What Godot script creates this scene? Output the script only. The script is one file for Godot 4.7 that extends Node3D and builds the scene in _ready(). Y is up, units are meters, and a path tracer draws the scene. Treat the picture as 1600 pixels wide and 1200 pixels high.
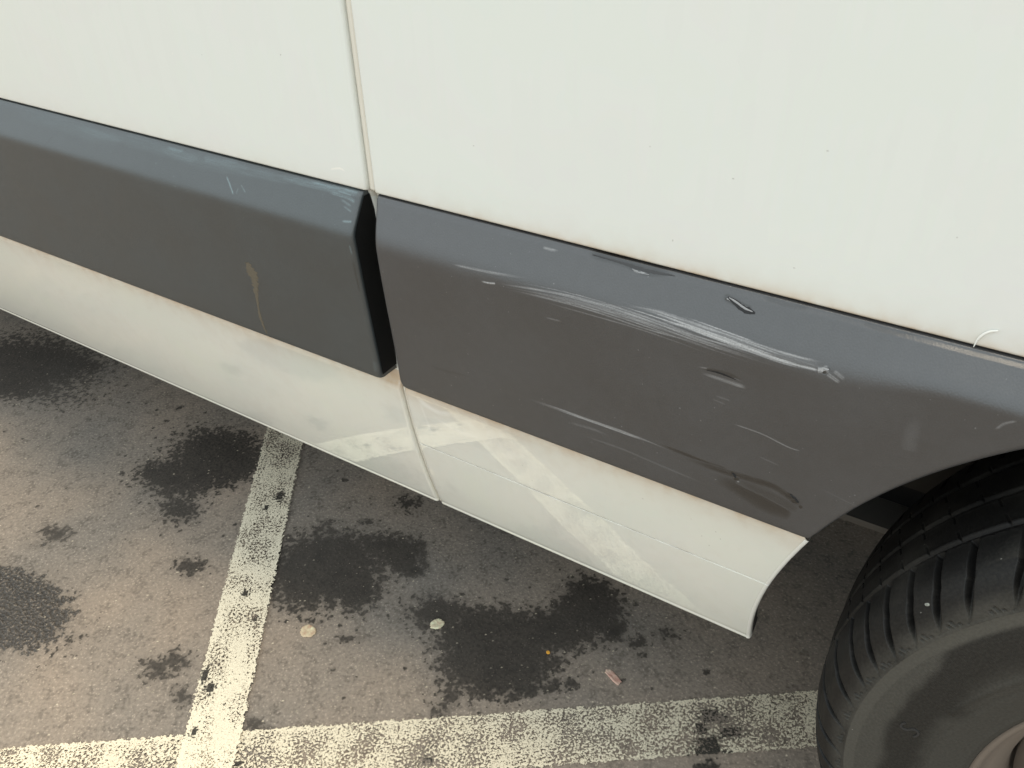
extends Node3D
# Close view of the side of a white van parked across worn painted lines on stained asphalt.
# x runs along the van (towards the wheel), y is up, z points out of the van's side.

const H1 := 0.7223          # top edge of the side trim
const H2 := 0.5135          # bottom edge of the side trim
const WX := 0.8361          # wheel centre
const WR := 0.3485          # tyre radius
const RA := 0.4195          # wheel arch radius
const LINE_AT := Vector3(-0.224, 0, 0.2598)   # corner where the two painted lines meet
const LINE_TH := -0.6185

var van_at := Vector3(-0.9, 0, -1.0)
var rng := RandomNumberGenerator.new()


# ------------------------------------------------------------------ helpers
func noise(w: int, h: int, freq: float, octaves: int, sd: int, kind := FastNoiseLite.TYPE_SIMPLEX_SMOOTH) -> PackedByteArray:
	var n := FastNoiseLite.new()
	n.noise_type = kind
	n.frequency = freq
	n.seed = sd
	n.fractal_type = FastNoiseLite.FRACTAL_FBM if octaves > 1 else FastNoiseLite.FRACTAL_NONE
	n.fractal_octaves = octaves
	var im := n.get_image(w, h, false, false, true)
	im.convert(Image.FORMAT_L8)
	return im.get_data()


func srgb(l: float) -> float:
	return 12.92 * l if l < 0.0031308 else 1.055 * pow(l, 1.0 / 2.4) - 0.055


func lin(r: float, g: float, b: float) -> Color:
	return Color(r, g, b).linear_to_srgb()


func tex(w: int, h: int, bytes: PackedByteArray, f := Image.FORMAT_RGB8) -> ImageTexture:
	return ImageTexture.create_from_image(Image.create_from_data(w, h, false, f, bytes))


func mat(c: Color, rough: float, metal := 0.0) -> StandardMaterial3D:
	var m := StandardMaterial3D.new()
	m.albedo_color = c
	m.roughness = rough
	m.metallic = metal
	return m


# A smooth sheet from rows of points; flip turns its face.
func grid(rows: Array, uvs: Array, flip := false) -> ArrayMesh:
	var nr := rows.size()
	var nc: int = rows[0].size()
	var v := PackedVector3Array()
	var t := PackedVector2Array()
	for r in nr:
		v.append_array(rows[r])
		if uvs.size():
			t.append_array(uvs[r])
	var n := PackedVector3Array()
	n.resize(v.size())
	var ix := PackedInt32Array()
	ix.resize((nr - 1) * (nc - 1) * 6)
	var k := 0
	for r in nr - 1:
		for c in nc - 1:
			var a := r * nc + c
			var b := a + 1
			var d := a + nc
			var e := d + 1
			if flip:
				var s := b
				b = d
				d = s
			var m := (v[e] - v[a]).cross(v[b] - v[d])
			n[a] += m
			n[b] += m
			n[d] += m
			n[e] += m
			ix[k] = a
			ix[k + 1] = b
			ix[k + 2] = e
			ix[k + 3] = a
			ix[k + 4] = e
			ix[k + 5] = d
			k += 6
	for i in n.size():
		n[i] = n[i].normalized() if n[i].length_squared() > 1e-20 else Vector3.UP
	var arr := []
	arr.resize(Mesh.ARRAY_MAX)
	arr[Mesh.ARRAY_VERTEX] = v
	arr[Mesh.ARRAY_NORMAL] = n
	if uvs.size():
		arr[Mesh.ARRAY_TEX_UV] = t
	arr[Mesh.ARRAY_INDEX] = ix
	var out := ArrayMesh.new()
	out.add_surface_from_arrays(Mesh.PRIMITIVE_TRIANGLES, arr)
	return out


func put(called: String, mesh: Mesh, m: Material, parent: Node = self, at := Vector3.ZERO) -> MeshInstance3D:
	var o := MeshInstance3D.new()
	o.name = called
	o.mesh = mesh
	o.material_override = m
	o.position = at
	parent.add_child(o, true)
	return o


func tag(o: Node, label: String, category := "", kind := "") -> void:
	o.set_meta("label", label)
	if category:
		o.set_meta("category", category)
	if kind:
		o.set_meta("kind", kind)


func smooth_line(pts: Array, step: float) -> PackedVector2Array:
	var out := PackedVector2Array()
	for i in pts.size() - 1:
		var p0: Vector2 = pts[max(i - 1, 0)]
		var p1: Vector2 = pts[i]
		var p2: Vector2 = pts[i + 1]
		var p3: Vector2 = pts[min(i + 2, pts.size() - 1)]
		var n := maxi(1, int(ceil(p1.distance_to(p2) / step)))
		for k in n:
			out.append(p1.cubic_interpolate(p2, p0, p3, float(k) / n))
	out.append(pts[-1])
	return out


# ------------------------------------------------------------------ profile of the van's side
func sill_z(y: float) -> float:
	var t := 0.4852 - y
	return -0.010 - 0.115 * t - 0.47 * t * t


func side_profile(crease: bool) -> PackedVector2Array:      # (y, z) from the roof edge down to the sill flange
	var p := PackedVector2Array()
	for q in [[2.42, -0.30], [2.36, -0.2], [2.2, -0.13], [2.0, -0.085], [1.8, -0.05], [1.6, -0.026], [1.4, -0.012], [1.2, -0.006], [1.0, -0.002]]:
		p.append(Vector2(q[0], q[1]))
	for k in 12:
		p.append(Vector2(0.98 - k * 0.021, 0.0))
	for q in [[0.7262, 0.0], [0.7248, -0.0002], [0.7240, -0.0008], [0.7236, -0.0016], [0.7233, -0.005], [0.722, -0.0065], [0.715, -0.009], [0.70, -0.012], [0.66, -0.0145], [0.60, -0.014], [0.55, -0.0145], [0.51, -0.0145], [0.5, -0.0142], [0.496, -0.013], [0.4925, -0.0113], [0.4895, -0.0105]]:
		p.append(Vector2(q[0], q[1]))
	var y := 0.487
	while y > 0.287:
		var z := sill_z(y)
		if crease:
			var d := y - 0.4035
			z -= 0.0004 * smoothstep(0.0008, -0.0004, d) * smoothstep(-0.085, -0.01, d)
			z -= 0.0022 * exp(-pow(d / 0.0007, 2.0))
		p.append(Vector2(y, z))
		y -= 0.0003 if crease and absf(y - 0.4035) < 0.003 else 0.0035
	for q in [[0.2855, -0.0521], [0.2842, -0.0527], [0.2832, -0.0529], [0.2822, -0.0528], [0.2808, -0.0529], [0.2796, -0.0532], [0.2787, -0.0538], [0.2783, -0.0546], [0.2787, -0.0556], [0.281, -0.0564]]:
		p.append(Vector2(q[0], q[1]))
	return p


func arch_x(y: float, side: float, r := RA) -> float:          # where the wheel arch cuts the row at height y
	var d := absf(y - WR)
	if y < 0.49:
		r = 0.4150 + 0.0185 * pow(clampf((0.49 - y) / 0.212, 0.0, 1.0), 1.5)
	var full := r * r - d * d
	return WX + side * sqrt(full) if full > 0 and y < WR + r else WX


func panel_uv(x: float, y: float) -> Vector2:
	return Vector2((x + 0.85) / 1.5, (0.96 - y) / 0.72)


# columns: [share of the way from xa to xb, dx, inset]
func panel(profile: PackedVector2Array, xa: Callable, xb: Callable, cols: Array) -> ArrayMesh:
	var rows := []
	var uvs := []
	for q in profile:
		var a: float = xa.call(q.x)
		var b: float = xb.call(q.x)
		var row := PackedVector3Array()
		var uv := PackedVector2Array()
		for c in cols:
			var x: float = lerpf(a, b, c[0]) + c[1]
			row.append(Vector3(x, q.x, q.y - c[2]))
			uv.append(panel_uv(x, q.x))
		rows.append(row)
		uvs.append(uv)
	return grid(rows, uvs)


const EDGE_A := [[0.0, 0.0, 0.022], [0.0, 0.0, 0.0035], [0.0, 0.0003, 0.0018], [0.0, 0.001, 0.0007], [0.0, 0.002, 0.0002], [0.0, 0.0035, 0.0]]


func columns(n: int, left_edge: bool, right_edge: bool, wide := 1.0) -> Array:
	var c := []
	if left_edge:
		c.append_array(EDGE_A)
	else:
		c.append([0.0, 0.0, 0.0])
	for k in range(1, n):
		c.append([float(k) / n, 0.0, 0.0])
	if right_edge:
		for k in range(EDGE_A.size() - 1, -1, -1):
			c.append([1.0, -EDGE_A[k][1] * wide, EDGE_A[k][2] * (wide if k > 0 else 1.0)])
	else:
		c.append([1.0, 0.0, 0.0])
	return c


# ------------------------------------------------------------------ scratches drawn into the trim's albedo and relief
class Scuff:
	var w: int
	var h: int
	var x0: float
	var y0: float
	var per: float            # pixels per metre
	var mix := PackedFloat32Array()
	var relief := PackedFloat32Array()
	var fibre := FastNoiseLite.new()

	func _init(x_left: float, y_top: float, width: float, height: float, pixels_per_metre: float) -> void:
		x0 = x_left
		y0 = y_top
		per = pixels_per_metre
		w = int(width * per)
		h = int(height * per)
		mix.resize(w * h)
		relief.resize(w * h)
		fibre.frequency = 1.0
		fibre.seed = 9

	func stroke(line: PackedVector2Array, width: float, amount: float, streak: float, dig: float, fade_in := 0.25, fade_out := 0.25) -> void:
		var n := line.size()
		var half := width * per / 2.0
		for i in n:
			var p := line[i]
			var q := line[mini(i + 1, n - 1)] if i < n - 1 else line[i]
			var o := line[maxi(i - 1, 0)]
			var t := (q - o).normalized()
			var s := float(i) / maxf(1, n - 1)
			var f := minf(1.0, smoothstep(0.0, fade_in, s) if fade_in > 0 else 1.0)
			f *= smoothstep(0.0, fade_out, 1.0 - s) if fade_out > 0 else 1.0
			var along := i * 0.007
			var wob := fibre.get_noise_2d(along * 0.6, 71.0 + width * 999.0) * 0.35
			var hw := half * (0.55 + 0.45 * f) * (1.0 + wob)
			var px := (p.x - x0) * per
			var py := (y0 - p.y) * per
			var j := -hw
			while j <= hw:
				var ix := int(px + t.y * j)
				var iy := int(py + t.x * j)
				if ix >= 0 and iy >= 0 and ix < w and iy < h:
					var u := absf(j) / hw
					var body := (1.0 - u * u)
					var fib := clampf(0.5 + 1.1 * fibre.get_noise_2d(j * 0.55 + width * 3000.0, along), 0.0, 1.0)
					var val := amount * f * body * lerpf(1.0, fib * 1.5, streak)
					var at := iy * w + ix
					if absf(val) > absf(mix[at]) or val < 0.0:
						mix[at] = clampf(val, -1.0, 1.0)
					relief[at] = lerpf(relief[at], dig * (body * (0.4 + fib)), 0.6 * f)
				j += 0.45

	func bundle(line: PackedVector2Array, count: int, spread: float, width: float, amount: float, sd: int) -> void:
		var r := RandomNumberGenerator.new()
		r.seed = sd
		for k in count:
			var a := int(line.size() * r.randf_range(0.0, 0.45))
			var b := int(line.size() * r.randf_range(0.6, 1.0))
			var off := r.randf_range(-0.5, 0.5) * spread
			var tilt := r.randf_range(-0.2, 0.2) * spread
			var part := PackedVector2Array()
			for i in range(a, b):
				part.append(line[i] + Vector2(0.0, off + tilt * (float(i) / line.size() - 0.5)))
			if part.size() > 4:
				stroke(part, width * r.randf_range(0.7, 1.5), amount * r.randf_range(0.35, 1.0), 0.35, r.randf_range(-0.7, 0.2), 0.3, 0.2)

	func blot(x: float, y: float, r: float, amount: float, dig := 0.0) -> void:
		var c := Vector2((x - x0) * per, (y0 - y) * per)
		var rp := r * per
		for iy in range(maxi(0, int(c.y - rp * 1.4)), mini(h, int(c.y + rp * 1.4) + 1)):
			for ix in range(maxi(0, int(c.x - rp * 1.4)), mini(w, int(c.x + rp * 1.4) + 1)):
				var d := Vector2(ix, iy).distance_to(c) / rp + 0.35 * fibre.get_noise_2d(ix * 0.12, iy * 0.12)
				var f := smoothstep(1.0, 0.75, d)
				if f > 0.0:
					var at := iy * w + ix
					if absf(amount * f) > absf(mix[at]):
						mix[at] = amount * f
					relief[at] = lerpf(relief[at], dig, f)


func line_of(pts: Array, s: Scuff) -> PackedVector2Array:
	var v := []
	for q in pts:
		v.append(Vector2(q[0], q[1]))
	return smooth_line(v, 0.6 / s.per)


func trim_material(s: Scuff, base: Vector3, light: Vector3, dark: Vector3, sd: int) -> StandardMaterial3D:
	var cloud := noise(s.w, s.h, 0.004, 3, sd)
	var grain := noise(s.w, s.h, 0.22, 2, sd + 1)
	var dusty := noise(s.w, s.h, 0.03, 4, sd + 2)
	var n := s.w * s.h
	var rgb := PackedByteArray()
	rgb.resize(n * 3)
	var bump := PackedByteArray()
	bump.resize(n)
	var rough := PackedByteArray()
	rough.resize(n)
	for i in n:
		var g := (grain[i] - 128) / 128.0
		var k := 1.0 + (cloud[i] - 128) / 128.0 * 0.04 + (dusty[i] - 128) / 128.0 * 0.03 + g * 0.06
		var c := base * k
		var m := s.mix[i]
		if m > 0.0:
			c = c.lerp(light * (1.0 + 0.12 * g), m)
		elif m < 0.0:
			c = c.lerp(dark, -m)
		rgb[i * 3] = clampi(int(c.x * 255.0), 0, 255)
		rgb[i * 3 + 1] = clampi(int(c.y * 255.0), 0, 255)
		rgb[i * 3 + 2] = clampi(int(c.z * 255.0), 0, 255)
		bump[i] = clampi(int(128.0 + g * 26.0 + s.relief[i] * 100.0), 0, 255)
		rough[i] = clampi(int(255.0 * (0.42 + (cloud[i] - 128) / 128.0 * 0.05 + 0.25 * maxf(m, 0.0) - 0.12 * maxf(-m, 0.0))), 0, 255)
	var mt := mat(Color.WHITE, 1.0)
	mt.albedo_texture = tex(s.w, s.h, rgb)
	mt.roughness_texture = tex(s.w, s.h, rough, Image.FORMAT_L8)
	mt.roughness_texture_channel = BaseMaterial3D.TEXTURE_CHANNEL_RED
	mt.heightmap_enabled = true
	mt.heightmap_texture = tex(s.w, s.h, bump, Image.FORMAT_L8)
	mt.heightmap_scale = 0.07
	mt.metallic_specular = 0.74
	mt.texture_repeat = false
	return mt


# ------------------------------------------------------------------ the dark plastic trim
func soft_min(a: float, b: float, k: float) -> float:
	var h := clampf(0.5 + 0.5 * (b - a) / k, 0.0, 1.0)
	return lerpf(b, a, h) - k * h * (1.0 - h)


func trim_z(d: float, zt: float, zb: float, bevel: float, k: float) -> float:
	return soft_min(0.0022 + (zt - 0.0022) * d / bevel, zt + (zb - zt) * (d - bevel) / 0.174, k)


func trim_column(x: float, top: float, bot: float, inset: float, zt: float, zb: float, bevel: float, k: float) -> PackedVector3Array:
	var c := PackedVector3Array()
	var z0 := trim_z(0.0, zt, zb, bevel, k)
	c.append(Vector3(x, top, -0.008))
	for q in [[0.0, 0.0022], [0.0002, 0.0012], [0.0008, 0.0005], [0.0018, 0.0001]]:
		c.append(Vector3(x, top - q[0], maxf(z0 - q[1] - inset, -0.014)))
	var tall := top - bot
	for n in 44:
		var d := 0.003 + (tall - 0.009) * pow(n / 43.0, 1.25)
		c.append(Vector3(x, top - d, maxf(trim_z(d, zt, zb, bevel, k) - inset, -0.014)))
	var z1 := trim_z(tall, zt, zb, bevel, k)
	for q in [[0.0035, 0.0003], [0.0018, 0.001], [0.0007, 0.002], [0.0001, 0.0036]]:
		c.append(Vector3(x, bot + q[0], maxf(z1 - q[1] - inset, -0.014)))
	c.append(Vector3(x, bot, -0.014))
	return c


func right_bottom(x: float) -> float:
	var d := absf(x - WX)
	var a := WR + sqrt(maxf(0.0, RA * RA - d * d)) if d < RA else 0.0
	var r := maxf(a, H2) + 0.0012 * exp(-absf(a - H2) / 0.006)
	var dx := x - 0.008
	if dx < 0.009:
		r += 0.009 - sqrt(maxf(0.0, 0.009 * 0.009 - (0.009 - dx) * (0.009 - dx)))
	return r


func right_trim_mesh() -> ArrayMesh:
	var rows := []
	var uvs := []
	var xs := []
	for q in [[0.008, 0.02], [0.008, 0.0042], [0.0082, 0.0026], [0.0088, 0.0012], [0.0099, 0.0004], [0.0115, 0.0]]:
		xs.append(q)
	var x := 0.0135
	while x < 1.9:
		xs.append([x, 0.0])
		x += 0.002 if absf(absf(x - WX) - 0.375) < 0.03 else (0.004 if absf(absf(x - WX) - 0.38) < 0.12 or x < 0.03 else 0.012)
	for q in xs:
		var px: float = q[0]
		var d := absf(px - WX)
		var over := 0.455 * 0.455 - d * d
		var top := maxf(H1, WR + sqrt(over) if over > 0.0 else 0.0)
		var bev := 0.035 - 0.012 * smoothstep(0.43, 0.52, px)
		var col := trim_column(px, top, right_bottom(px), q[1], 0.0245, 0.0145, bev, 0.0065)
		var uv := PackedVector2Array()
		for i in col.size():
			uv.append(Vector2(px / 0.62, (0.73 - col[i].y) / 0.24))
			# the end towards the seam is chamfered away from it
			col[i].x += (0.46 * maxf(0.0, col[i].z) + 0.0055 * smoothstep(0.68, 0.51, col[i].y)) * smoothstep(0.045, 0.012, px)
		rows.append(col)
		uvs.append(uv)
	return grid(rows, uvs, true)


func left_trim_mesh() -> ArrayMesh:
	var rows := []
	var uvs := []
	var xs := []
	var x := -2.2
	while x < -0.02:
		xs.append([x, 0.0])
		x += 0.02 if x < -0.1 else 0.006
	for q in [[-0.0065, 0.0], [-0.0045, 0.0002], [-0.0026, 0.0007], [-0.0012, 0.0016], [-0.0004, 0.0028], [0.0, 0.0042], [0.0002, 0.012], [0.0008, 0.026]]:
		xs.append([-0.0092 + q[0], q[1]])
	for q in xs:
		var px: float = q[0]
		var col := trim_column(px, H1, H2, q[1], 0.0245, 0.0145, 0.035, 0.0036)
		var uv := PackedVector2Array()
		for i in col.size():
			uv.append(Vector2((px + 0.82) / 0.82, (0.73 - col[i].y) / 0.24))
			if px > -0.03:
				col[i].x += 0.0016 * smoothstep(0.64, 0.51, col[i].y)
		rows.append(col)
		uvs.append(uv)
	return grid(rows, uvs, true)


func trim_strip(pts: Array, widths: Array, lift: float, sd: int, uneven := 0.9, crown := 0.00035) -> ArrayMesh:
	var v := []
	for q in pts:
		v.append(Vector2(q[0], q[1]))
	var line := smooth_line(v, 0.0007)
	var bits := FastNoiseLite.new()
	bits.frequency = 0.16
	bits.seed = sd
	var rows := []
	var n := line.size()
	for i in n:
		var f := float(i) / (n - 1) * (widths.size() - 1.001)
		var w: float = lerpf(widths[int(f)], widths[int(f) + 1], fposmod(f, 1.0))
		var t := (line[mini(i + 1, n - 1)] - line[maxi(i - 1, 0)]).normalized()
		var row := PackedVector3Array()
		for e in [-1.0, -0.7, 0.0, 0.7, 1.0]:
			var a: float = e * w * (1.0 + uneven * bits.get_noise_2d(i, signf(e) * 40.0))
			var x := line[i].x - t.y * a
			var y := line[i].y + t.x * a
			row.append(Vector3(x, y, trim_z(H1 - y, 0.0245, 0.0145, 0.035, 0.0042) + lift + crown * (1.0 - e * e)))
		rows.append(row)
	return grid(rows, [])


func left_trim_end() -> PackedVector3Array:
	var out := PackedVector3Array()
	for k in 48:
		var d := 0.004 + (H1 - H2 - 0.009) * k / 47.0
		out.append(Vector3(-0.0083 + 0.0016 * smoothstep(0.64, 0.51, H1 - d), H1 - d, trim_z(d, 0.0245, 0.0145, 0.035, 0.0036) - 0.0048))
	return out


# ------------------------------------------------------------------ ground
func ground_patch() -> StandardMaterial3D:
	var w := 2048
	var h := 1152
	var gx := -1.62
	var gz := -0.96
	var per := w / 2.6                 # 2.6 m by 1.4625 m
	var field := PackedFloat32Array()
	field.resize(w * h)
	# oil and wet stains: centre, two half axes, strength
	var stains := [
		[-0.610,0.251,0.082,-0.049,0.079,0.051,0.90], [-0.684,0.258,0.053,-0.032,0.071,0.043,0.90], [-0.646,-0.177,0.075,-0.044,0.053,0.048,1.00],
		[-0.645,-0.084,0.062,-0.036,0.043,0.037,0.90], [-0.573,-0.030,0.037,-0.022,0.035,0.030,0.80], [-0.586,-0.170,0.052,-0.031,0.046,0.044,1.00],
		[-0.696,-0.075,0.031,-0.018,0.026,0.021,0.80], [-0.606,-0.117,0.052,-0.030,0.040,0.036,0.90], [-0.711,0.117,0.031,-0.018,0.019,0.013,0.80],
		[-0.713,0.152,0.026,-0.016,0.012,0.008,0.50], [-0.451,0.051,0.027,-0.016,0.019,0.017,0.80], [-0.340,0.210,0.024,-0.015,0.022,0.018,0.72],
		[-0.324,0.184,0.021,-0.013,0.019,0.016,0.70], [-0.274,0.219,0.014,-0.008,0.018,0.015,0.72], [-0.152,0.199,0.014,-0.008,0.010,0.010,0.72],
		[-0.254,-0.073,0.068,-0.040,0.053,0.059,1.10], [-0.281,-0.027,0.045,-0.026,0.053,0.057,1.00], [-0.188,-0.051,0.035,-0.021,0.029,0.034,1.00],
		[-0.166,-0.145,0.034,-0.020,0.024,0.030,1.00], [-0.209,-0.149,0.055,-0.033,0.018,0.022,0.85], [-0.154,-0.182,0.016,-0.010,0.007,0.009,0.60],
		[-0.134,-0.129,0.022,-0.013,0.010,0.013,0.90], [-0.265,-0.176,0.017,-0.010,0.006,0.007,0.70], [-0.332,-0.137,0.012,-0.007,0.006,0.007,0.60],
		[-0.237,-0.247,0.024,-0.014,0.018,0.023,0.70], [-0.138,0.029,0.017,-0.010,0.008,0.010,0.62], [-0.053,-0.081,0.046,-0.028,0.021,0.029,0.85],
		[0.036,-0.086,0.065,-0.039,0.030,0.046,1.00], [0.090,-0.054,0.071,-0.042,0.027,0.044,1.00], [0.045,-0.039,0.048,-0.029,0.029,0.043,0.90],
		[0.107,-0.135,0.074,-0.044,0.020,0.034,1.05], [0.145,-0.206,0.046,-0.027,0.022,0.042,1.05], [0.197,-0.189,0.016,-0.010,0.009,0.018,1.00],
		[0.131,-0.233,0.034,-0.020,0.017,0.033,0.90], [0.050,0.031,0.030,-0.018,0.014,0.020,0.55], [0.133,-0.037,0.046,-0.028,0.010,0.017,0.70],
		[0.235,-0.185,0.016,-0.010,0.005,0.010,0.70], [0.183,-0.075,0.012,-0.007,0.005,0.009,0.70], [0.053,0.051,0.022,-0.014,0.008,0.012,0.50],
		[-1.240,-0.170,0.138,-0.079,0.111,0.072,1.00], [-1.186,-0.105,0.061,-0.035,0.053,0.034,0.90], [-1.128,-0.220,0.075,-0.043,0.043,0.031,0.70],
		[-1.048,-0.132,0.094,-0.055,0.049,0.034,0.45], [0.393,-0.060,0.015,-0.009,0.004,0.011,0.90], [0.264,-0.222,0.032,-0.019,0.005,0.012,0.55]]
	for s in stains:
		var det: float = s[2] * s[5] - s[3] * s[4]
		var rx: float = (absf(s[2]) + absf(s[4])) * 1.7
		var rz: float = (absf(s[3]) + absf(s[5])) * 1.7
		for iy in range(maxi(0, int((s[1] - rz - gz) * per)), mini(h, int((s[1] + rz - gz) * per))):
			for ix in range(maxi(0, int((s[0] - rx - gx) * per)), mini(w, int((s[0] + rx - gx) * per))):
				var x: float = gx + ix / per - s[0]
				var z: float = gz + iy / per - s[1]
				var a: float = (x * s[5] - z * s[4]) / det
				var b: float = (z * s[2] - x * s[3]) / det
				var f: float = s[6] * maxf(0.0, 1.25 - 0.75 * sqrt(a * a + b * b))
				var at := iy * w + ix
				field[at] = maxf(field[at], f) + 0.22 * minf(field[at], f)
	# splashes
	for k in 300:
		var sx := rng.randf_range(-0.85, 0.35)
		var sz := rng.randf_range(-0.33, 0.12)
		if rng.randf() < 0.35:
			sx = rng.randf_range(-1.3, -0.6)
			sz = rng.randf_range(-0.25, 0.0)
		var r := rng.randf_range(0.0012, 0.0042) * (1.0 if rng.randf() < 0.85 else 1.7)
		var dark := rng.randf_range(0.4, 0.8)
		var tall := rng.randf_range(0.6, 1.4)
		for iy in range(maxi(0, int((sz - 2 * r - gz) * per)), mini(h, int((sz + 2 * r - gz) * per) + 1)):
			for ix in range(maxi(0, int((sx - 2 * r - gx) * per)), mini(w, int((sx + 2 * r - gx) * per) + 1)):
				var d := Vector2(gx + ix / per - sx, (gz + iy / per - sz) * tall).length() / r
				field[iy * w + ix] = maxf(field[iy * w + ix], dark * clampf(1.35 - 0.75 * d, 0.0, 1.0))
	var broad := noise(w, h, 0.0035, 3, 11)
	var mid := noise(w, h, 0.035, 3, 12)
	var fine := noise(w, h, 0.17, 2, 13)
	var speck := noise(w, h, 0.42, 1, 14)
	var ragged := noise(w, h, 0.075, 4, 16)
	var grit := noise(w, h, 0.11, 1, 15, FastNoiseLite.TYPE_CELLULAR)
	var rgb := PackedByteArray()
	rgb.resize(w * h * 3)
	var rough := PackedByteArray()
	rough.resize(w * h)
	var bump := PackedByteArray()
	bump.resize(w * h)
	for i in w * h:
		var nb := (broad[i] - 128) / 128.0
		var nm := (mid[i] - 128) / 128.0
		var nf := (fine[i] - 128) / 128.0
		var ns := (speck[i] - 128) / 128.0
		var gc := grit[i] / 255.0
		var f := field[i]
		var ix := i % w
		var wet := 1.0 if ix < int((-0.5 - gx) * per) and i / w > int((0.14 - gz) * per) else 0.0
		var tear := (ragged[i] - 128) / 128.0
		var e := f + nm * 0.20 + tear * lerpf(0.46, 0.16, wet) + nf * lerpf(0.34, 0.12, wet) - 0.51
		var soft := smoothstep(0.30, 1.05, f + nm * 0.30 + tear * 0.2) * 0.54 * (1.0 - wet)
		var crisp := smoothstep(0.0, lerpf(0.13, 0.05, wet), e) * clampf(lerpf(0.66 + 0.35 * nf + 0.18 * nb, 0.85, wet), 0.0, 1.0)
		var stain := 1.0 - (1.0 - soft) * (1.0 - crisp)
		var halo := smoothstep(-0.35, 0.15, e) * 0.14
		var k := 1.0 + nb * 0.18 + nm * 0.10 + nf * 0.23 + ns * 0.15
		if ns > 0.62 and nf > 0.1:
			k += 0.55
		var px := i % w
		var py := i / w
		var inner := smoothstep(0.0, 150.0, float(mini(mini(px, w - px), mini(py, h - py))))
		k = lerpf(1.0 + nf * 0.20, k - 0.16 * smoothstep(0.25, 0.7, -nm - 0.5 * nf), inner)
		halo *= inner
		stain *= inner
		var warm := 1.0 + nb * 0.05
		var c := Vector3(0.262 * lerpf(1.0, warm, inner), 0.216, 0.173 / lerpf(1.0, warm, inner)) * (k * (1.0 - halo))
		var st := Vector3(0.021, 0.0165, 0.0122) * (1.0 + nf * 0.35 + nm * 0.25 + (3.0 if ns > 0.66 and nf > 0.0 else 0.0) + wet * (-0.2 + 7.0 * smoothstep(0.25, 0.6, nf * 0.8 + ns * 0.5)))
		c = c.lerp(st, stain)
		rgb[i * 3] = clampi(int(srgb(maxf(c.x, 0.004)) * 255.0), 0, 255)
		rgb[i * 3 + 1] = clampi(int(srgb(maxf(c.y, 0.004)) * 255.0), 0, 255)
		rgb[i * 3 + 2] = clampi(int(srgb(maxf(c.z, 0.004)) * 255.0), 0, 255)
		rough[i] = clampi(int(255.0 * lerpf(0.92, 0.80 - 0.36 * wet, stain)), 0, 255)
		bump[i] = clampi(int(128.0 + nf * 26.0 + ns * 14.0 + nm * 14.0 + stain * wet * (nf + ns * 0.6) * 90.0), 0, 255)
	# pale grains of stone in the asphalt
	for k in 5200:
		var at := rng.randi_range(0, w * (h - 1) - 2)
		var tone := rng.randf_range(0.7, 1.25)
		for q in ([at, at + 1, at + w] if rng.randf() < 0.35 else [at]):
			rgb[q * 3] = mini(255, int(175 * tone))
			rgb[q * 3 + 1] = mini(255, int(163 * tone))
			rgb[q * 3 + 2] = mini(255, int(142 * tone))
	var m := mat(Color.WHITE, 1.0)
	m.albedo_texture = tex(w, h, rgb)
	m.roughness_texture = tex(w, h, rough, Image.FORMAT_L8)
	m.roughness_texture_channel = BaseMaterial3D.TEXTURE_CHANNEL_RED
	m.heightmap_enabled = true
	m.heightmap_texture = tex(w, h, bump, Image.FORMAT_L8)
	m.heightmap_scale = 0.26
	m.texture_repeat = false
	return m


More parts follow.
